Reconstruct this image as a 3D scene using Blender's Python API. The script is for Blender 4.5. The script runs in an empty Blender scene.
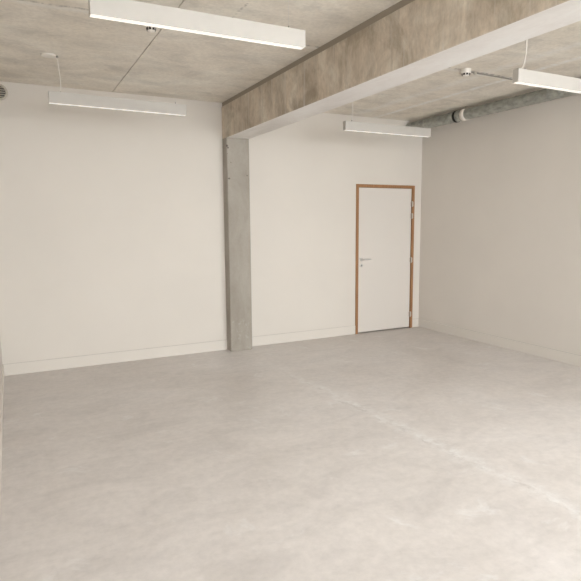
import bpy, bmesh, math, random
from mathutils import Vector, Matrix

random.seed(7)
SC = bpy.context.scene
COL = SC.collection
PI = math.pi

# ------------------------------------------------------------------ measures (metres)
XL, XR = -0.152, 5.433            # left / right wall
YF, YB = -0.60, 6.3615            # window wall behind the camera / back wall
H = 3.007                         # ceiling height
CAM_Z = 1.584
BX0, BX1, BZ = 2.351, 2.642, 2.585    # beam sides and underside

# ------------------------------------------------------------------ camera
yaw, pitch, roll, fpx = 0.4733, -0.1244, -0.0079, 544.9
F = Vector((math.sin(yaw) * math.cos(pitch), math.cos(yaw) * math.cos(pitch), math.sin(pitch)))
Rt = Vector((math.cos(yaw), -math.sin(yaw), 0))
Up = Rt.cross(F)
Rr = Rt * math.cos(roll) + Up * math.sin(roll)
Ur = -Rt * math.sin(roll) + Up * math.cos(roll)
cd = bpy.data.cameras.new('camera')
cam = bpy.data.objects.new('camera', cd)
COL.objects.link(cam)
M3 = Matrix((Rr, Ur, -F)).transposed()
cam.matrix_world = Matrix.Translation((0, 0, CAM_Z)) @ M3.to_4x4()
cd.sensor_fit = 'HORIZONTAL'
cd.sensor_width = 36.0
cd.lens = 36.0 * fpx / 581.0
cd.clip_start = 0.02
SC.camera = cam

# ------------------------------------------------------------------ world, daylight, exposure
w = bpy.data.worlds.new('World')
SC.world = w
w.use_nodes = True
bg = w.node_tree.nodes['Background']
bg.inputs["Color"].default_value = (0.975, 0.985, 0.99, 1)
bg.inputs['Strength'].default_value = 4.8
SC.view_settings.view_transform = 'Standard'
SC.view_settings.look = 'None'
SC.view_settings.exposure = 0.0
SC.view_settings.gamma = 1.0
SC.view_settings.use_curve_mapping = False

WINDOWS = [(0.0, 1.75), (1.85, 3.62), (3.72, 5.38)]      # x ranges in the window wall
WIN_Z0, WIN_Z1 = 0.08, 2.90
DAY_POWER = [75, 200, 78]


def daylight(i, x0, x1, power):
    ld = bpy.data.lights.new('daylight', 'AREA')
    ld.shape = 'RECTANGLE'
    ld.size, ld.size_y = (x1 - x0), (WIN_Z1 - WIN_Z0)
    ld.energy = power
    ld.color = (0.975, 0.985, 1.01)
    lo = bpy.data.objects.new('daylight', ld)
    lo.location = ((x0 + x1) / 2, YF - 1.0, 0.55 + (WIN_Z0 + WIN_Z1) / 2)
    lo.rotation_euler = (math.radians(32), 0, 0)   # -Z of the lamp looks into the room and a little down, as sky light falls
    COL.objects.link(lo)


for i, (a, b) in enumerate(WINDOWS):
    daylight(i, a, b, DAY_POWER[i])


# ------------------------------------------------------------------ helpers
def tag(o, label=None, cat=None, group=None, kind=None):
    if label: o['label'] = label
    if cat: o['category'] = cat
    if group: o['group'] = group
    if kind: o['kind'] = kind
    return o


def thing(name, label, cat, loc=(0, 0, 0), group=None, kind=None):
    o = bpy.data.objects.new(name, None)
    o.empty_display_size = 0.1
    o.location = loc
    COL.objects.link(o)
    return tag(o, label, cat, group, kind)


def link(name, bm, mats, parent=None, smooth=False, world=True):
    """bmesh -> ONE mesh object; geometry given in world coordinates when world=True."""
    me = bpy.data.meshes.new(name)
    bmesh.ops.recalc_face_normals(bm, faces=bm.faces)
    bm.to_mesh(me)
    bm.free()
    for m in (mats if isinstance(mats, (list, tuple)) else [mats]):
        me.materials.append(m)
    if smooth:
        for p in me.polygons: p.use_smooth = True
    o = bpy.data.objects.new(name, me)
    COL.objects.link(o)
    if parent:
        o.parent = parent
    return o


def box(bm, x0, x1, y0, y1, z0, z1, mat=0, bevel=0.0, seg=2):
    t = bmesh.new()
    vs = [t.verts.new((x, y, z)) for x in (x0, x1) for y in (y0, y1) for z in (z0, z1)]
    for f in ((0, 1, 3, 2), (4, 6, 7, 5), (0, 4, 5, 1), (2, 3, 7, 6), (0, 2, 6, 4), (1, 5, 7, 3)):
        t.faces.new([vs[i] for i in f])
    bmesh.ops.recalc_face_normals(t, faces=t.faces)
    if bevel:
        bmesh.ops.bevel(t, geom=t.edges[:], offset=bevel, segments=seg, affect='EDGES', profile=0.5)
    for f in t.faces: f.material_index = mat
    me = bpy.data.meshes.new('tmp'); t.to_mesh(me); t.free()
    bm.from_mesh(me); bpy.data.meshes.remove(me)
    return bm


def tube(bm, pts, r, n=12, mat=0, caps=True):
    pts = [Vector(p) for p in pts]
    rings = []
    prev_u = None
    for i, p in enumerate(pts):
        d = (pts[min(i + 1, len(pts) - 1)] - pts[max(i - 1, 0)]).normalized()
        if prev_u is None:
            a = Vector((0, 0, 1)) if abs(d.z) < 0.9 else Vector((1, 0, 0))
            u = d.cross(a).normalized()
        else:
            u = (prev_u - d * prev_u.dot(d)).normalized()
        prev_u = u
        v = d.cross(u)
        rr = r[i] if isinstance(r, (list, tuple)) else r
        rings.append([bm.verts.new(p + (u * math.cos(2 * PI * k / n) + v * math.sin(2 * PI * k / n)) * rr) for k in range(n)])
    for a, b in zip(rings, rings[1:]):
        for k in range(n):
            f = bm.faces.new((a[k], a[(k + 1) % n], b[(k + 1) % n], b[k]))
            f.smooth = True
            f.material_index = mat
    if caps:
        bm.faces.new(rings[0][::-1]).material_index = mat
        bm.faces.new(rings[-1]).material_index = mat
    return bm


def lathe(bm, prof, n=32, mat=0, axis='Z', loc=(0, 0, 0)):
    """prof: list of (radius, height); closed with a point where radius is 0."""
    def P(r, h, a):
        c, s = r * math.cos(a), r * math.sin(a)
        q = (c, s, h) if axis == 'Z' else ((c, h, s) if axis == 'Y' else (h, c, s))
        return Vector(q) + Vector(loc)
    rings = []
    for r, h in prof:
        rings.append([bm.verts.new(P(0, h, 0))] if r < 1e-6 else [bm.verts.new(P(r, h, 2 * PI * k / n)) for k in range(n)])
    for a, b in zip(rings, rings[1:]):
        for k in range(n):
            k2 = (k + 1) % n
            if len(a) == 1 and len(b) == 1: continue
            if len(a) == 1: f = bm.faces.new((a[0], b[k], b[k2]))
            elif len(b) == 1: f = bm.faces.new((a[k], a[k2], b[0]))
            else: f = bm.faces.new((a[k], a[k2], b[k2], b[k]))
            f.smooth = True
            f.material_index = mat
    return bm


# ------------------------------------------------------------------ materials
class NT:
    def __init__(s, name):
        s.m = bpy.data.materials.new(name)
        s.m.use_nodes = True
        s.t = s.m.node_tree
        s.b = s.t.nodes['Principled BSDF']

    def n(s, typ, **kw):
        nd = s.t.nodes.new(typ)
        for k, v in kw.items(): setattr(nd, k, v)
        return nd

    def l(s, a, b): s.t.links.new(a, b)

    def pos(s, scale=(1, 1, 1)):
        g = s.n('ShaderNodeNewGeometry')
        mp = s.n('ShaderNodeMapping')
        mp.inputs['Scale'].default_value = scale
        s.l(g.outputs['Position'], mp.inputs['Vector'])
        return mp.outputs['Vector']

    def noise(s, vec, scale, detail=4, rough=0.55, dist=0.0):
        nd = s.n('ShaderNodeTexNoise')
        nd.inputs['Scale'].default_value = scale
        nd.inputs['Detail'].default_value = detail
        nd.inputs['Roughness'].default_value = rough
        nd.inputs['Distortion'].default_value = dist
        s.l(vec, nd.inputs['Vector'])
        return nd.outputs['Fac']

    def ramp(s, fac, stops):
        nd = s.n('ShaderNodeValToRGB')
        e = nd.color_ramp.elements
        while len(e) < len(stops): e.new(0.5)
        for el, (p, c) in zip(e, stops):
            el.position = p
            el.color = (c, c, c, 1) if isinstance(c, (int, float)) else (*c, 1)
        s.l(fac, nd.inputs['Fac'])
        return nd.outputs['Color']

    def mix(s, fac, a, b, mode='MIX'):
        nd = s.n('ShaderNodeMix', data_type='RGBA', blend_type=mode)
        for sock, v in ((nd.inputs['Factor'], fac), (nd.inputs['A'], a), (nd.inputs['B'], b)):
            if isinstance(v, (int, float)): sock.default_value = v
            elif isinstance(v, tuple): sock.default_value = (*v, 1)
            else: s.l(v, sock)
        return nd.outputs['Result']

    def math(s, op, a, b=0.0, c=None, clamp=False):
        nd = s.n('ShaderNodeMath', operation=op, use_clamp=clamp)
        for i, v in enumerate((a, b, c)):
            if v is None: continue
            if isinstance(v, (int, float)): nd.inputs[i].default_value = v
            else: s.l(v, nd.inputs[i])
        return nd.outputs[0]

    def xyz(s):
        g = s.n('ShaderNodeNewGeometry')
        sp = s.n('ShaderNodeSeparateXYZ')
        s.l(g.outputs['Position'], sp.inputs[0])
        return sp.outputs

    def line(s, coord, at, half, wob=None, wobamp=0.0):
        """1 on a line coord == at (+ wobble), falling to 0 at distance half."""
        d = s.math('SUBTRACT', coord, at)
        if wob is not None:
            d = s.math('ADD', d, s.math('MULTIPLY', s.math('SUBTRACT', wob, 0.5), wobamp))
        d = s.math('ABSOLUTE', d)
        return s.math('SUBTRACT', 1.0, s.math('DIVIDE', d, half), clamp=True)

    def bump(s, h, strength, dist=0.01):
        nd = s.n('ShaderNodeBump')
        nd.inputs['Strength'].default_value = strength
        nd.inputs['Distance'].default_value = dist
        s.l(h, nd.inputs['Height'])
        s.l(nd.outputs['Normal'], s.b.inputs['Normal'])

    def col(s, c):
        if isinstance(c, tuple): s.b.inputs['Base Color'].default_value = (*c, 1)
        else: s.l(c, s.b.inputs['Base Color'])

    def set(s, rough=None, spec=None, metal=None):
        if rough is not None:
            if isinstance(rough, (int, float)): s.b.inputs['Roughness'].default_value = rough
            else: s.l(rough, s.b.inputs['Roughness'])
        if spec is not None: s.b.inputs['Specular IOR Level'].default_value = spec
        if metal is not None: s.b.inputs['Metallic'].default_value = metal
        return s


def mat_paint(name, c, rough=0.75, var=0.02, spec=0.25):
    t = NT(name)
    n1 = t.noise(t.pos(), 1.3, 3)
    lo = tuple(v * (1 - var) for v in c); hi = tuple(min(1, v * (1 + var)) for v in c)
    t.col(t.ramp(n1, [(0.3, lo), (0.7, hi)]))
    t.set(rough, spec)
    return t.m


def mat_plain(name, c, rough=0.5, spec=0.4, metal=0.0, emit=None, estr=0.0):
    t = NT(name)
    n1 = t.noise(t.pos(), 14, 2)
    t.col(t.ramp(n1, [(0.3, tuple(v * 0.97 for v in c)), (0.7, c)]))
    t.set(rough, spec, metal)
    if emit:
        t.b.inputs['Emission Color'].default_value = (*emit, 1)
        t.b.inputs['Emission Strength'].default_value = estr
    return t.m


def mat_ceiling():
    t = NT('raw_concrete_ceiling')
    X, Y, Z = t.xyz()
    big = t.noise(t.pos((0.9, 1.2, 1)), 1.1, 7, 0.64, 0.8)
    mid = t.noise(t.pos((0.9, 1.5, 1)), 2.6, 7, 0.64, 0.5)
    fine = t.noise(t.pos(), 34, 4, 0.6)
    base = t.ramp(big, [(0.30, (0.699, 0.640, 0.553)), (0.50, (0.778, 0.720, 0.639)), (0.72, (0.850, 0.814, 0.741))])
    base = t.mix(0.55, base, t.ramp(mid, [(0.32, 0.70), (0.5, 0.99), (0.68, 1.17)]), 'MULTIPLY')
    base = t.mix(0.4, base, t.ramp(fine, [(0.34, 0.80), (0.62, 1.06)]), 'MULTIPLY')
    pale = t.ramp(t.noise(t.pos((1.6, 0.8, 1)), 3.3, 8, 0.7, 1.0), [(0.54, 0.0), (0.68, 1.0)])
    base = t.mix(t.math('MULTIPLY', pale, 0.35), base, (0.783, 0.742, 0.660))
    # blow holes
    vo = t.n('ShaderNodeTexVoronoi')
    vo.inputs['Scale'].default_value = 5.5
    t.l(t.pos(), vo.inputs['Vector'])
    hole = t.math('LESS_THAN', vo.outputs['Distance'], 0.035)
    base = t.mix(t.math('MULTIPLY', hole, 0.45), base, (0.308, 0.278, 0.244))
    wob = t.noise(t.pos(), 3.5, 4)
    wob2 = t.noise(t.pos((2, 9, 1)), 4.0, 4)
    # pale grout smears along the joints between the slab panels of the right bay
    for at, hw, amt in ((4.585, 0.06, 0.9), (4.22, 0.10, 0.45), (3.40, 0.06, 0.5)):
        ln = t.math('MULTIPLY', t.line(X, at, hw, wob, 0.05), t.ramp(wob2, [(0.35, 0.15), (0.6, 1.0)]))
        base = t.mix(t.math('MULTIPLY', ln, amt), base, (0.850, 0.850, 0.850))
    # ragged transverse pour line
    br = t.ramp(t.noise(t.pos((6, 1, 1)), 3.0, 4), [(0.42, 0.0), (0.58, 1.0)])
    ln = t.math('MULTIPLY', t.line(Y, 4.05, 0.022, wob, 0.07), br)
    base = t.mix(t.math('MULTIPLY', ln, 0.9), base, (0.294, 0.268, 0.244))
    ln = t.math('MULTIPLY', t.line(Y, 4.09, 0.05, wob, 0.04), 0.35)
    base = t.mix(ln, base, (0.850, 0.850, 0.850))
    # short row of chips left of the beam
    dot = t.ramp(t.noise(t.pos((1, 6, 1)), 7.0, 3), [(0.50, 0.0), (0.60, 1.0)])
    yr = t.math('MULTIPLY', t.math('GREATER_THAN', Y, 3.2), t.math('LESS_THAN', Y, 3.78))
    ln = t.math('MULTIPLY', t.math('MULTIPLY', t.line(X, 1.48, 0.014, wob, 0.03), dot), yr)
    base = t.mix(t.math('MULTIPLY', ln, 0.8), base, (0.231, 0.212, 0.193))
    t.col(base)
    t.bump(t.math('ADD', t.math('MULTIPLY', mid, 0.6), t.math('MULTIPLY', fine, 0.3)), 0.22, 0.012)
    t.set(0.78, 0.25)
    return t.m


def mat_beam():
    t = NT('board_marked_beam_concrete')
    X, Y, Z = t.xyz()
    blot = t.noise(t.pos((1, 1.5, 1.3)), 2.0, 8, 0.68, 0.7)
    streak = t.noise(t.pos((4, 7.0, 0.5)), 1.2, 5, 0.6, 0.15)
    fine = t.noise(t.pos((1, 1, 0.4)), 46, 4, 0.65)
    base = t.ramp(blot, [(0.28, (0.469, 0.391, 0.305)), (0.48, (0.607, 0.520, 0.422)), (0.70, (0.745, 0.689, 0.588))])
    base = t.mix(0.42, base, t.ramp(streak, [(0.32, 0.66), (0.50, 1.0), (0.68, 1.22)]), 'MULTIPLY')
    stain = t.ramp(t.noise(t.pos((1, 1.1, 1.0)), 2.0, 6, 0.62, 0.6), [(0.48, 0.0), (0.66, 1.0)])
    base = t.mix(t.math('MULTIPLY', stain, 0.62), base, (0.281, 0.225, 0.161))
    base = t.mix(0.45, base, t.ramp(fine, [(0.34, 0.76), (0.60, 1.08)]), 'MULTIPLY')
    # pale lime runs starting from the top edge
    run = t.ramp(t.noise(t.pos((1, 19, 1.1)), 1.0, 5, 0.6), [(0.58, 0.0), (0.70, 1.0)])
    base = t.mix(t.math('MULTIPLY', run, 0.3), base, (0.745, 0.741, 0.746))
    t.col(base)
    t.bump(t.math('ADD', t.math('MULTIPLY', streak, 0.6), t.math('MULTIPLY', fine, 0.4)), 0.25, 0.01)
    t.set(0.75, 0.25)
    return t.m


def mat_soffit():
    t = NT('smooth_pale_beam_underside')
    blot = t.noise(t.pos((1.6, 0.6, 1)), 2.2, 5, 0.6, 0.5)
    fine = t.noise(t.pos(), 40, 3)
    base = t.ramp(blot, [(0.3, (0.678, 0.640, 0.604)), (0.55, (0.792, 0.759, 0.731)), (0.75, (0.833, 0.818, 0.796))])
    base = t.mix(0.25, base, t.ramp(fine, [(0.3, 0.9), (0.6, 1.0)]), 'MULTIPLY')
    t.col(base)
    t.bump(fine, 0.1, 0.004)
    t.set(0.7, 0.3)
    return t.m


def mat_column():
    t = NT('grey_column_concrete')
    X, Y, Z = t.xyz()
    blot = t.noise(t.pos((2, 2, 0.8)), 2.0, 6, 0.6, 0.5)
    fine = t.noise(t.pos(), 48, 4, 0.65)
    base = t.ramp(blot, [(0.3, (0.324, 0.290, 0.247)), (0.5, (0.384, 0.350, 0.305)), (0.72, (0.437, 0.400, 0.354))])
    base = t.mix(0.3, base, t.ramp(fine, [(0.3, 0.84), (0.6, 1.02)]), 'MULTIPLY')
    vo = t.n('ShaderNodeTexVoronoi')
    vo.inputs['Scale'].default_value = 9.0
    t.l(t.pos(), vo.inputs['Vector'])
    hole = t.math('MULTIPLY', t.math('LESS_THAN', vo.outputs['Distance'], 0.13), t.math('GREATER_THAN', Z, 2.1))
    base = t.mix(t.math('MULTIPLY', hole, 0.8), base, (0.114, 0.099, 0.085))
    # scuffed plaster splashes on the lowest half metre
    spl = t.ramp(t.noise(t.pos(), 22, 5, 0.7), [(0.55, 0.0), (0.64, 1.0)])
    low = t.math('MULTIPLY', spl, t.math('LESS_THAN', t.math('ADD', Z, t.math('MULTIPLY', blot, 0.4)), 0.55))
    base = t.mix(t.math('MULTIPLY', low, 0.32), base, (0.526, 0.495, 0.451))
    t.col(base)
    t.bump(t.math('ADD', t.math('MULTIPLY', blot, 0.4), t.math('MULTIPLY', fine, 0.4)), 0.2, 0.008)
    t.set(0.72, 0.3)
    return t.m


def mat_floor():
    t = NT('power_floated_concrete_floor')
    X, Y, Z = t.xyz()
    big = t.noise(t.pos((1, 1, 1)), 0.55, 5, 0.6, 0.7)
    mid = t.noise(t.pos((0.8, 1.5, 1)), 2.4, 6, 0.66, 0.9)
    fine = t.noise(t.pos(), 17, 7, 0.7)
    base = t.ramp(big, [(0.28, (0.599, 0.553, 0.520)), (0.5, (0.651, 0.606, 0.576)), (0.74, (0.708, 0.669, 0.648))])
    base = t.mix(0.5, base, t.ramp(mid, [(0.32, 0.82), (0.5, 1.0), (0.68, 1.13)]), 'MULTIPLY')
    base = t.mix(0.5, base, t.ramp(fine, [(0.34, 0.84), (0.62, 1.04)]), 'MULTIPLY')
    # repaired crack: a ragged pale filler band with a broken dark edge, running away from the camera
    wob = t.noise(t.pos((1, 1, 1)), 3.2, 8, 0.72)
    seam = t.math('ADD', X, t.math('MULTIPLY', t.math('SUBTRACT', Y, 1.757), 0.042))
    rag = t.ramp(t.noise(t.pos(), 11, 5, 0.7), [(0.40, 0.05), (0.62, 1.0)])
    fade = t.math('MULTIPLY', t.math('SUBTRACT', 5.6, Y), 0.9, clamp=True)
    rag = t.math('MULTIPLY', rag, fade)
    ln = t.math('MULTIPLY', t.line(seam, 2.675, 0.11, wob, 0.34), rag)
    base = t.mix(t.math('MULTIPLY', ln, 0.52), base, (0.850, 0.849, 0.841))
    brk = t.math('MULTIPLY', t.ramp(t.noise(t.pos((1, 2, 1)), 4.0, 5, 0.65), [(0.48, 0.0), (0.60, 1.0)]), fade)
    ln = t.math('MULTIPLY', t.line(seam, 2.640, 0.018, wob, 0.34), brk)
    base = t.mix(t.math('MULTIPLY', ln, 0.38), base, (0.380, 0.336, 0.309))
    # small pale plaster drops
    drop = t.ramp(t.noise(t.pos(), 3.2, 6, 0.66, 0.6), [(0.60, 0.0), (0.72, 1.0)])
    base = t.mix(t.math('MULTIPLY', drop, 0.35), base, (0.850, 0.850, 0.850))
    t.col(base)
    r = t.ramp(mid, [(0.25, 0.30), (0.75, 0.42)])
    t.bump(t.math('ADD', t.math('MULTIPLY', mid, 0.5), t.math('MULTIPLY', fine, 0.12)), 0.10, 0.006)
    t.set(r, 0.2)
    return t.m


def mat_wood():
    t = NT('orange_brown_door_frame_wood')
    gr = t.noise(t.pos((30, 30, 1.2)), 2.0, 5, 0.6, 0.4)
    t.col(t.ramp(gr, [(0.3, (0.259, 0.125, 0.055)), (0.55, (0.362, 0.188, 0.086)), (0.8, (0.437, 0.244, 0.120))]))
    t.set(0.45, 0.4)
    return t.m


def mat_galv():
    t = NT('galvanised_sheet_steel')
    sp = t.noise(t.pos((1, 0.5, 1)), 22, 4, 0.6)
    t.col(t.ramp(sp, [(0.3, (0.27, 0.275, 0.25)), (0.7, (0.47, 0.48, 0.44))]))
    t.set(0.45, 0.5, 0.55)
    return t.m


def mat_glass():
    t = NT('clear_window_glass')
    out = t.t.nodes['Material Output']
    tr = t.n('ShaderNodeBsdfTransparent')
    tr.inputs['Color'].default_value = (0.96, 0.97, 0.96, 1)
    gl = t.n('ShaderNodeBsdfGlossy')
    gl.inputs['Roughness'].default_value = 0.02
    fr = t.n('ShaderNodeFresnel')
    fr.inputs['IOR'].default_value = 1.45
    mx = t.n('ShaderNodeMixShader')
    t.l(fr.outputs[0], mx.inputs[0]); t.l(tr.outputs[0], mx.inputs[1]); t.l(gl.outputs[0], mx.inputs[2])
    t.l(mx.outputs[0], out.inputs['Surface'])
    return t.m


WALL = mat_paint('warm_white_wall_paint', (0.72, 0.672, 0.618))
SHADOW_LINE = mat_plain('grey_skirting_shadow_line', (0.55, 0.515, 0.47), 0.8, 0.2)  # shadow line along the skirting top, put into colour as grey
SKIRT = mat_paint('white_skirting_paint', (0.722, 0.674, 0.620), 0.6, 0.01, 0.35)
DOORP = mat_paint('white_door_lacquer', (0.715, 0.668, 0.622), 0.45, 0.008, 0.4)
CEIL, BEAM, SOFFIT, COLM, FLOOR = mat_ceiling(), mat_beam(), mat_soffit(), mat_column(), mat_floor()
JOINT = mat_plain('dark_mortar_joint', (0.33, 0.285, 0.23), 0.85, 0.2)
GAP = mat_plain('dark_gap_filler', (0.05, 0.043, 0.036), 0.9, 0.1)
WOOD = mat_wood()
GALV = mat_galv()
STEEL = mat_plain('brushed_steel', (0.66, 0.64, 0.62), 0.38, 0.5, 0.35)
ZINC = mat_plain('pale_zinc_hinge', (0.60, 0.55, 0.48), 0.45, 0.4, 0.4)
WHITE = mat_plain('white_powder_coat', (0.54, 0.51, 0.475), 0.5, 0.35)
PLAST = mat_plain('white_plastic', (0.80, 0.755, 0.695), 0.45, 0.4)
DARKP = mat_plain('dark_lens_plastic', (0.028, 0.022, 0.018), 0.25, 0.5)
RUBBER = mat_plain('dark_rubber_seal', (0.03, 0.03, 0.027), 0.7, 0.3)
DIFF = mat_plain('opal_light_diffuser', (0.85, 0.83, 0.79), 0.5, 0.3, 0, (1.0, 0.96, 0.90), 0.58)
GREYC = mat_plain('grey_conduit_plastic', (0.26, 0.24, 0.21), 0.5, 0.4)
GLASS = mat_glass()
ALU = mat_plain('grey_window_aluminium', (0.30, 0.30, 0.30), 0.4, 0.5, 0.4)

# ------------------------------------------------------------------ the setting
T = 0.25


def struct(name, bm, mats, label=None, cat=None, parent=None):
    o = link(name, bm, mats, parent)
    if parent is None:
        tag(o, label, cat, None, 'structure')
    return o


bm = bmesh.new(); box(bm, XL - T, XR + T, YF - 0.2, YB + T, -T, 0)
struct('floor', bm, FLOOR, 'smooth grey concrete floor with a pale repaired crack running across it', 'floor')

# ceiling: precast panels with an open joint between the two panels of the left bay
bm = bmesh.new()
JX = 1.095
box(bm, XL - T, JX - 0.004, YF - 0.2, YB + T, H, H + 0.2)
box(bm, JX + 0.004, XR + T, YF - 0.2, YB + T, H, H + 0.2)
box(bm, JX - 0.05, JX + 0.05, YF - 0.2, YB + T, H + 0.2, H + 0.25, 1)
struct('ceiling', bm, [CEIL, GAP], 'raw mottled concrete ceiling slab with panel joints', 'ceiling')

# door opening in the back wall
DX0, DX1, DZ = 4.2837, 5.304, 2.100
bm = bmesh.new()
yb0, yb1 = YB, YB + 0.14
box(bm, XL - T, DX0 + 0.01, yb0, yb1, 0, H)
box(bm, DX1 - 0.01, XR + T, yb0, yb1, 0, H)
box(bm, DX0 + 0.01, DX1 - 0.01, yb0, yb1, DZ - 0.01, H)
box(bm, XL - T, XR + T, yb1, YB + T, 0, H)
struct('wall_back', bm, WALL, 'warm white painted back wall behind the concrete column', 'wall')

bm = bmesh.new(); box(bm, XR, XR + T, YF - 0.2, YB + T, 0, H)
struct('wall_right', bm, WALL, 'warm white painted right wall under the metal duct', 'wall')
bm = bmesh.new(); box(bm, XL - T, XL, YF - 0.2, YB + T, 0, H)
struct('wall_left', bm, WALL, 'white painted left wall, a sliver at the left edge', 'wall')

# window wall behind the camera
bm = bmesh.new()
y0, y1 = YF - 0.2, YF
box(bm, XL, XR, y0, y1, 0, WIN_Z0)
box(bm, XL, XR, y0, y1, WIN_Z1, H)
xs = [XL] + [v for wn in WINDOWS for v in wn] + [XR]
for a, b in zip(xs[0::2], xs[1::2]):
    box(bm, a, b, y0, y1, WIN_Z0, WIN_Z1)
struct('wall_front', bm, WALL, 'white wall with tall windows facing the back wall', 'wall')
for i, (a, b) in enumerate(WINDOWS):
    f = 0.05
    bm = bmesh.new()
    ya, yb = YF - 0.13, YF - 0.07
    box(bm, a, a + f, ya, yb, WIN_Z0, WIN_Z1); box(bm, b - f, b, ya, yb, WIN_Z0, WIN_Z1)
    box(bm, a + f, b - f, ya, yb, WIN_Z0, WIN_Z0 + f); box(bm, a + f, b - f, ya, yb, WIN_Z1 - f, WIN_Z1)
    mx = (a + b) / 2
    box(bm, mx - 0.02, mx + 0.02, ya, yb, WIN_Z0 + f, WIN_Z1 - f)
    wo = struct('window_%d' % (i + 1), bm, ALU, 'tall grey framed window in the front wall', 'window')
    wo['group'] = 'windows in the front wall'
    for p, q in ((a + f, mx - 0.02), (mx + 0.02, b - f)):
        bm = bmesh.new(); box(bm, p, q, YF - 0.104, YF - 0.096, WIN_Z0 + f, WIN_Z1 - f)
        link('glass_pane', bm, GLASS, wo)

# column and beam
CD = 0.145
bm = bmesh.new()
box(bm, BX0 + 0.001, BX1 - 0.001, YB - CD, YB + 0.02, -0.005, BZ + 0.01, 0, 0.012, 2)
struct('column', bm, COLM, 'slim grey concrete column standing against the back wall', 'column')
bm = bmesh.new()
REC = 0.047
box(bm, BX0, BX1, YF - 0.02, YB + 0.02, BZ, H - REC, 0, 0.004, 1)
bm.faces.ensure_lookup_table(); bm.normal_update()
for f_ in bm.faces:
    if f_.normal.z < -0.8: f_.material_index = 1
box(bm, BX0 + 0.008, BX1 - 0.008, YF - 0.02, YB + 0.02, H - REC, H + 0.01, 2)
struct('beam', bm, [BEAM, SOFFIT, JOINT], 'deep brown stained concrete ceiling beam resting on the column', 'beam')

# skirting boards (thin, with a fine eased top edge)
SH, ST = 0.122, 0.010


def skirt_x(bm, a, b):
    box(bm, a, b, YB - ST, YB + 0.005, 0, SH, 0, 0.0015, 1)
    box(bm, a, b, YB - 0.004, YB + 0.005, SH - 0.002, SH + 0.004, 1)  # thin strip coloured as the shade line over the board


bm = bmesh.new()
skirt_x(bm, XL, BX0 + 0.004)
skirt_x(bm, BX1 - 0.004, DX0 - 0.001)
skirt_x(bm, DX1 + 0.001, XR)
struct('baseboard_back', bm, [SKIRT, SHADOW_LINE], 'low white skirting board along the back wall', 'baseboard')
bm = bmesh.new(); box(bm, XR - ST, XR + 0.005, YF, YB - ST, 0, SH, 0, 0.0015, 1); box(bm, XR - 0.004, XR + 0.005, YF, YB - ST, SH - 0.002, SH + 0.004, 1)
struct('baseboard_right', bm, [SKIRT, SHADOW_LINE], 'low white skirting board along the right wall', 'baseboard')
bm = bmesh.new(); box(bm, XL - 0.005, XL + ST, YF, YB - ST, 0, SH, 0, 0.0025, 1)
struct('baseboard_left', bm, SKIRT, 'low white skirting board along the left wall', 'baseboard')

# ------------------------------------------------------------------ door
FW = 0.042
door = thing('door_1', 'flush white door in an orange-brown wooden frame near the right corner', 'door',
             ((DX0 + DX1) / 2, YB, 0), kind='structure')


def part(name, bm, m, parent, smooth=False):
    """geometry built in world coordinates, parented without moving."""
    o = link(name, bm, m, parent, smooth)
    p = parent
    off = Vector((0, 0, 0))
    while p is not None:
        off += p.location
        p = p.parent
    o.data.transform(Matrix.Translation(-off))
    return o


bm = bmesh.new()
fy0, fy1 = YB - 0.014, YB + 0.11
box(bm, DX0, DX0 + FW, fy0, fy1, 0, DZ, 0, 0.002, 1)
box(bm, DX1 - FW, DX1, fy0, fy1, 0, DZ, 0, 0.002, 1)
box(bm, DX0 + FW, DX1 - FW, fy0, fy1, DZ - FW, DZ, 0, 0.002, 1)
fr = part('door_frame', bm, WOOD, door)
fr['label'] = 'orange-brown wooden door frame'
bm = bmesh.new()
LY = YB + 0.006
box(bm, DX0 + FW + 0.003, DX1 - FW - 0.003, LY, LY + 0.04, 0.014, DZ - FW - 0.003, 0, 0.0015, 1)
leaf = part('door_leaf', bm, DOORP, door)
# lever handle on a small round rose, keyhole rose below
hx, hz = 4.386, 1.058
bm = bmesh.new()
lathe(bm, [(0, 0), (0.024, 0), (0.026, -0.003), (0.025, -0.008), (0.012, -0.009), (0.010, -0.012), (0.010, -0.046), (0, -0.046)], 24, 0, 'Y', (hx, LY, hz))
tube(bm, [(hx - 0.008, LY - 0.045, hz), (hx + 0.012, LY - 0.047, hz), (hx + 0.05, LY - 0.047, hz), (hx + 0.105, LY - 0.046, hz), (hx + 0.135, LY - 0.044, hz)],
     [0.0085, 0.0095, 0.009, 0.0085, 0.008], 12)
part('lever_handle', bm, STEEL, door)['label'] = 'steel lever handle'
bm = bmesh.new()
lathe(bm, [(0, 0), (0.024, 0), (0.026, -0.003), (0.024, -0.008), (0, -0.008)], 24, 0, 'Y', (hx, LY, 0.974))
kr = part('keyhole_rose', bm, STEEL, door)
bm = bmesh.new()
lathe(bm, [(0, -0.0075), (0.006, -0.0075), (0.006, -0.0095), (0, -0.0095)], 14, 0, 'Y', (hx, LY, 0.979))
box(bm, hx - 0.003, hx + 0.003, LY - 0.0095, LY - 0.0075, 0.962, 0.979)
part('keyhole', bm, DARKP, kr)
for z in (1.836, 1.663, 1.018, 0.208):
    bm = bmesh.new()
    xh = DX1 - FW - 0.010
    tube(bm, [(xh, fy0 - 0.008, z - 0.038), (xh, fy0 - 0.008, z + 0.038)], 0.0065, 14)
    for k in (-0.039, 0.039):
        tube(bm, [(xh, fy0 - 0.008, z + k - 0.003), (xh, fy0 - 0.008, z + k + 0.003)], 0.008, 14)
    box(bm, xh - 0.014, xh - 0.002, LY - 0.003, LY + 0.001, z - 0.034, z + 0.034, 0, 0.001, 1)
    box(bm, xh + 0.001, xh + 0.026, fy0 - 0.003, fy0 + 0.001, z - 0.034, z + 0.034, 0, 0.001, 1)
    part('hinge', bm, ZINC, door)

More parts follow.
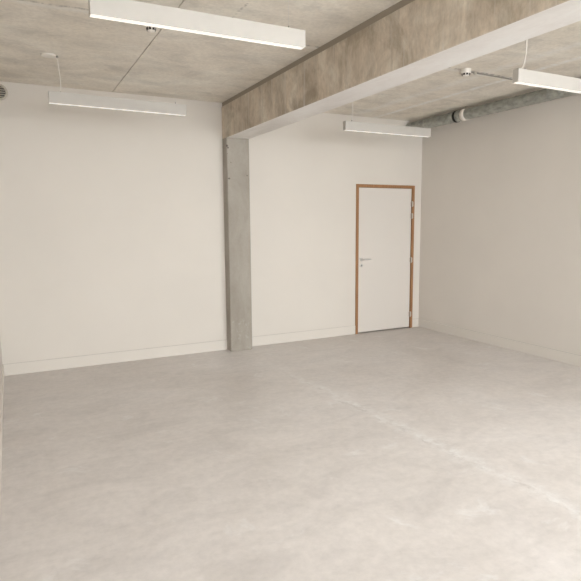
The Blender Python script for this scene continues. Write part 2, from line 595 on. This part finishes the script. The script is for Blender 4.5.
# ------------------------------------------------------------------ linear pendant lights
LW, LL, LH = 0.055, 1.204, 0.097


def make_light():
    root = thing('linear_pendant_light', 'x', 'light', (0, 0, 0), 'long white pendant lights under the concrete ceiling')
    # origin: front lower left corner of the housing; body along +x, depth along +y
    bm = bmesh.new()
    t = 0.004
    box(bm, 0.003, LL - 0.003, 0, t, 0, LH, 0, 0.001, 1)
    box(bm, 0.003, LL - 0.003, LW - t, LW, 0, LH, 0, 0.001, 1)
    box(bm, 0.003, LL - 0.003, t, LW - t, LH - t, LH)
    link('housing', bm, WHITE, root)
    for x in (0.0, LL - 0.003):
        bm = bmesh.new()
        box(bm, x, x + 0.003, 0.0, LW, 0, LH, 0, 0.0006, 1)
        link('end_cap', bm, WHITE, root)
    bm = bmesh.new()
    box(bm, 0.003, LL - 0.003, t, LW - t, 0.0015, 0.006)
    d = link('diffuser', bm, DIFF, root)
    d['label'] = 'glowing opal diffuser strip'
    top = H - Z0
    for x in (0.098, LL - 0.098):
        bm = bmesh.new()
        tube(bm, [(x, LW / 2, LH + 0.012), (x, LW / 2, top)], 0.0008, 6)
        wv = link('suspension_wire', bm, STEEL, root)
        bm = bmesh.new()
        tube(bm, [(x, LW / 2, LH - 0.001), (x, LW / 2, LH + 0.018)], 0.004, 10)
        link('wire_gripper', bm, GREYC, wv)
    return root


Z0 = 2.608


def kids(o): return list(o.children)


def copy_tree(o, parent=None):
    c = o.copy()
    COL.objects.link(c)
    if parent: c.parent = parent
    for ch in kids(o): copy_tree(ch, c)
    return c


proto = make_light()
spots = [
    ((0.422, 2.955, Z0), 'largest white pendant light at the top edge, left of the beam'),
    ((0.371, 5.215, Z0 + 0.006), 'long white pendant light hanging before the back wall left of the beam'),
    ((3.336, 5.165, Z0 - 0.026), 'long white pendant light hanging above the door'),
    ((3.439, 2.972, Z0 + 0.002), 'long white pendant light right of the beam, cut off by the right edge'),
]


def cable(root, pts, rose=None):
    bm = bmesh.new()
    # smooth the way points with a Catmull-Rom pass
    P = [Vector(p) for p in pts]
    Q = []
    for i in range(len(P) - 1):
        a, b, c, d = P[max(i - 1, 0)], P[i], P[i + 1], P[min(i + 2, len(P) - 1)]
        for k in range(8):
            s = k / 8
            Q.append(0.5 * ((2 * b) + (c - a) * s + (2 * a - 5 * b + 4 * c - d) * s * s + (3 * b - a - 3 * c + d) * s ** 3))
    Q.append(P[-1])
    tube(bm, Q, 0.0036, 8)
    part('power_cable', bm, PLAST, root)
    if rose:
        bm = bmesh.new()
        lathe(bm, [(0, H), (0.060, H), (0.061, H - 0.006), (0.057, H - 0.013), (0.050, H - 0.015), (0, H - 0.015)], 36, 0, 'Z', (rose[0], rose[1], 0))
        rr = part('ceiling_rose', bm, PLAST, root)
        bm = bmesh.new()
        box(bm, rose[0] + 0.060, rose[0] + 0.078, rose[1] - 0.010, rose[1] + 0.006, H - 0.016, H - 0.001, 0, 0.003, 1)
        part('cable_clamp', bm, GREYC, rr)


roots = []
for i, (p, lab) in enumerate(spots):
    o = proto if i == 0 else copy_tree(proto)
    o.location = p
    o['label'] = lab
    if i == 1: o.rotation_euler.y = 0.008      # this one hangs slightly out of level
    roots.append(o)
bpy.context.view_layer.update()
for i, o in enumerate(roots):
    x, y, z = o.location
    yc = y + LW / 2
    xc = x + 0.10
    if i == 1:
        rx, ry = 0.385, 5.215
        cable(o, [(rx + 0.046, ry, H - 0.012), (rx + 0.070, ry + 0.003, H - 0.040), (xc - 0.004, yc - 0.005, H - 0.13), (xc + 0.002, yc - 0.004, H - 0.22), (xc - 0.004, yc, z + LH - 0.002)], (rx, ry))
    elif i == 2:
        cable(o, [(xc + 0.004, yc - 0.004, H), (xc + 0.007, yc - 0.004, z + LH + 0.15), (xc + 0.004, yc - 0.004, z + LH - 0.002)])
    elif i == 3:
        cable(o, [(xc - 0.012, yc - 0.01, H), (xc - 0.008, yc - 0.012, H - 0.09), (xc - 0.008, yc - 0.01, H - 0.17), (xc - 0.022, yc - 0.008, H - 0.25), (xc - 0.052, yc - 0.01, z + LH - 0.002)])
    else:
        cable(o, [(xc, yc - 0.004, H), (xc + 0.008, yc - 0.004, z + LH + 0.15), (xc, yc - 0.004, z + LH - 0.002)])

# ------------------------------------------------------------------ ceiling sensors
def make_sensor(x, y, label):
    root = thing('motion_sensor', label, 'sensor', (x, y, H), 'small white ceiling sensors')
    root.scale = (0.84, 0.84, 0.92)
    bm = bmesh.new()
    lathe(bm, [(0, 0), (0.046, 0), (0.047, -0.004), (0.047, -0.040), (0.044, -0.046), (0.040, -0.048), (0, -0.048)], 32)
    link('housing', bm, PLAST, root)
    bm = bmesh.new()
    pr = [(0.0395, -0.0475)] + [(0.039 * math.cos(a), -0.050 - 0.030 * math.sin(a)) for a in [k * PI / 16 for k in range(0, 9)]]
    pr[-1] = (0, pr[-1][1])
    lathe(bm, pr, 32)
    link('sensor_dome', bm, PLAST, root)
    for k in range(8):
        a = k * PI / 4 - yaw + PI / 2 + PI
        bm = bmesh.new()
        R = 0.0385
        zc = -0.058
        c = Vector((math.cos(a), math.sin(a), 0)); s = Vector((-math.sin(a), math.cos(a), 0))
        hw = 0.0105
        vs = []
        for dz, rr in ((-0.009, R - 0.003), (0.009, R + 0.002)):
            for sx in (-1, 1):
                for dr in (-0.006, 0.001):
                    vs.append(bm.verts.new(c * (rr + dr) + s * (hw * sx) + Vector((0, 0, zc + dz))))
        for f_ in ((0, 1, 3, 2), (4, 6, 7, 5), (0, 4, 5, 1), (2, 3, 7, 6), (0, 2, 6, 4), (1, 5, 7, 3)):
            bm.faces.new([vs[j] for j in f_])
        link('lens', bm, DARKP, root)
    return root


s1 = make_sensor(0.990, 4.075, 'small white ceiling sensor left of the beam, behind the nearest pendant light')
s2 = make_sensor(3.935, 4.010, 'small white ceiling sensor right of the beam, at the end of the grey conduit')
s2.scale = (0.98, 0.98, 0.86)

# grey cable conduit from the right sensor
t = thing('cable_conduit', 'thin grey cable conduit on the ceiling beside the right sensor', 'conduit', (4.0, 4.06, H))
bm = bmesh.new()
tube(bm, [(3.975, 4.045, H - 0.0075), (5.02, 4.085, H - 0.0075)], 0.0065, 12)
part('conduit_tube', bm, GREYC, t)
bm = bmesh.new()
tube(bm, [(4.075, 4.0485, H - 0.0115), (4.105, 4.0495, H - 0.0115)], 0.0115, 14)
box(bm, 4.082, 4.098, 4.032, 4.066, H - 0.006, H - 0.0005)
part('saddle_clip', bm, ZINC, t)

# ------------------------------------------------------------------ ventilation duct along the right wall
PX, PZ, PR = 5.185, 2.910, 0.067
duct = thing('ventilation_duct', 'galvanised round duct under the ceiling along the right wall', 'duct', (PX, YB, PZ))


def duct_piece(name, ya, yb, r, m, beads=0):
    bm = bmesh.new()
    prof = [(0, ya), (r * 0.985, ya)]
    if beads:
        # fine spiral-lock seams
        n = int((yb - ya) / 0.14)
        for k in range(1, n):
            y = ya + k * (yb - ya) / n
            prof += [(r, y - 0.005), (r + 0.0022, y - 0.002), (r + 0.0022, y + 0.002), (r, y + 0.005)]
    prof += [(r * 0.985, yb), (0, yb)]
    prof[1] = (r, ya); prof[-2] = (r, yb)
    lathe(bm, prof, 40, 0, 'Y', (PX, 0, PZ))
    return part(name, bm, m, duct)


duct_piece('duct_pipe', 5.40, YB + 0.03, PR, GALV, 1)
duct_piece('duct_pipe', YF - 0.02, 5.34, PR - 0.001, GALV, 1)
duct_piece('coupling_sleeve', 5.29, 5.41, PR + 0.003, GALV)
duct_piece('rubber_seal', 5.400, 5.435, PR + 0.007, RUBBER)
pb = duct_piece('pipe_bracket', 5.245, 5.305, PR + 0.008, PLAST)
pb['label'] = 'pale metal pipe bracket'
for yk in (3.68, 3.50):
    duct_piece('duct_band', yk - 0.012, yk + 0.012, PR + 0.004, ZINC)
for yk in (5.275, 3.0, 0.5):
    bm = bmesh.new()
    tube(bm, [(PX, yk, PZ + PR - 0.01), (PX, yk, H)], 0.005, 8)
    part('hanger_rod', bm, ZINC, duct)

# ------------------------------------------------------------------ round vent high on the back wall at the left edge
vent = thing('wall_vent', 'round grey wall vent high on the back wall at the left corner', 'vent', (-0.005, YB, 2.902))
bm = bmesh.new()
lathe(bm, [(0.058, 0.0), (0.079, 0.0), (0.081, -0.006), (0.076, -0.016), (0.066, -0.018), (0.060, -0.012), (0.058, 0.0)], 40, 0, 'Y')
link('flange', bm, ZINC, vent)
bm = bmesh.new()
lathe(bm, [(0, -0.001), (0.061, -0.001), (0.061, -0.003), (0, -0.003)], 32, 0, 'Y')
link('backplate', bm, mat_plain('grey_vent_backing', (0.10, 0.092, 0.08), 0.6, 0.3), vent)
bm = bmesh.new()
for k in range(-2, 3):
    z = k * 0.022
    hw = math.sqrt(max(0.0, 0.060 ** 2 - z * z))
    vs = []
    for xx in (-hw, hw):
        for (yy, zz) in ((-0.003, z + 0.006), (-0.0155, z - 0.005), (-0.0155, z - 0.008), (-0.003, z + 0.003)):
            vs.append(bm.verts.new((xx, yy, zz)))
    for f_ in ((0, 1, 2, 3), (7, 6, 5, 4), (0, 4, 5, 1), (1, 5, 6, 2), (2, 6, 7, 3), (3, 7, 4, 0)):
        bm.faces.new([vs[j] for j in f_])
link('louvre', bm, ZINC, vent)
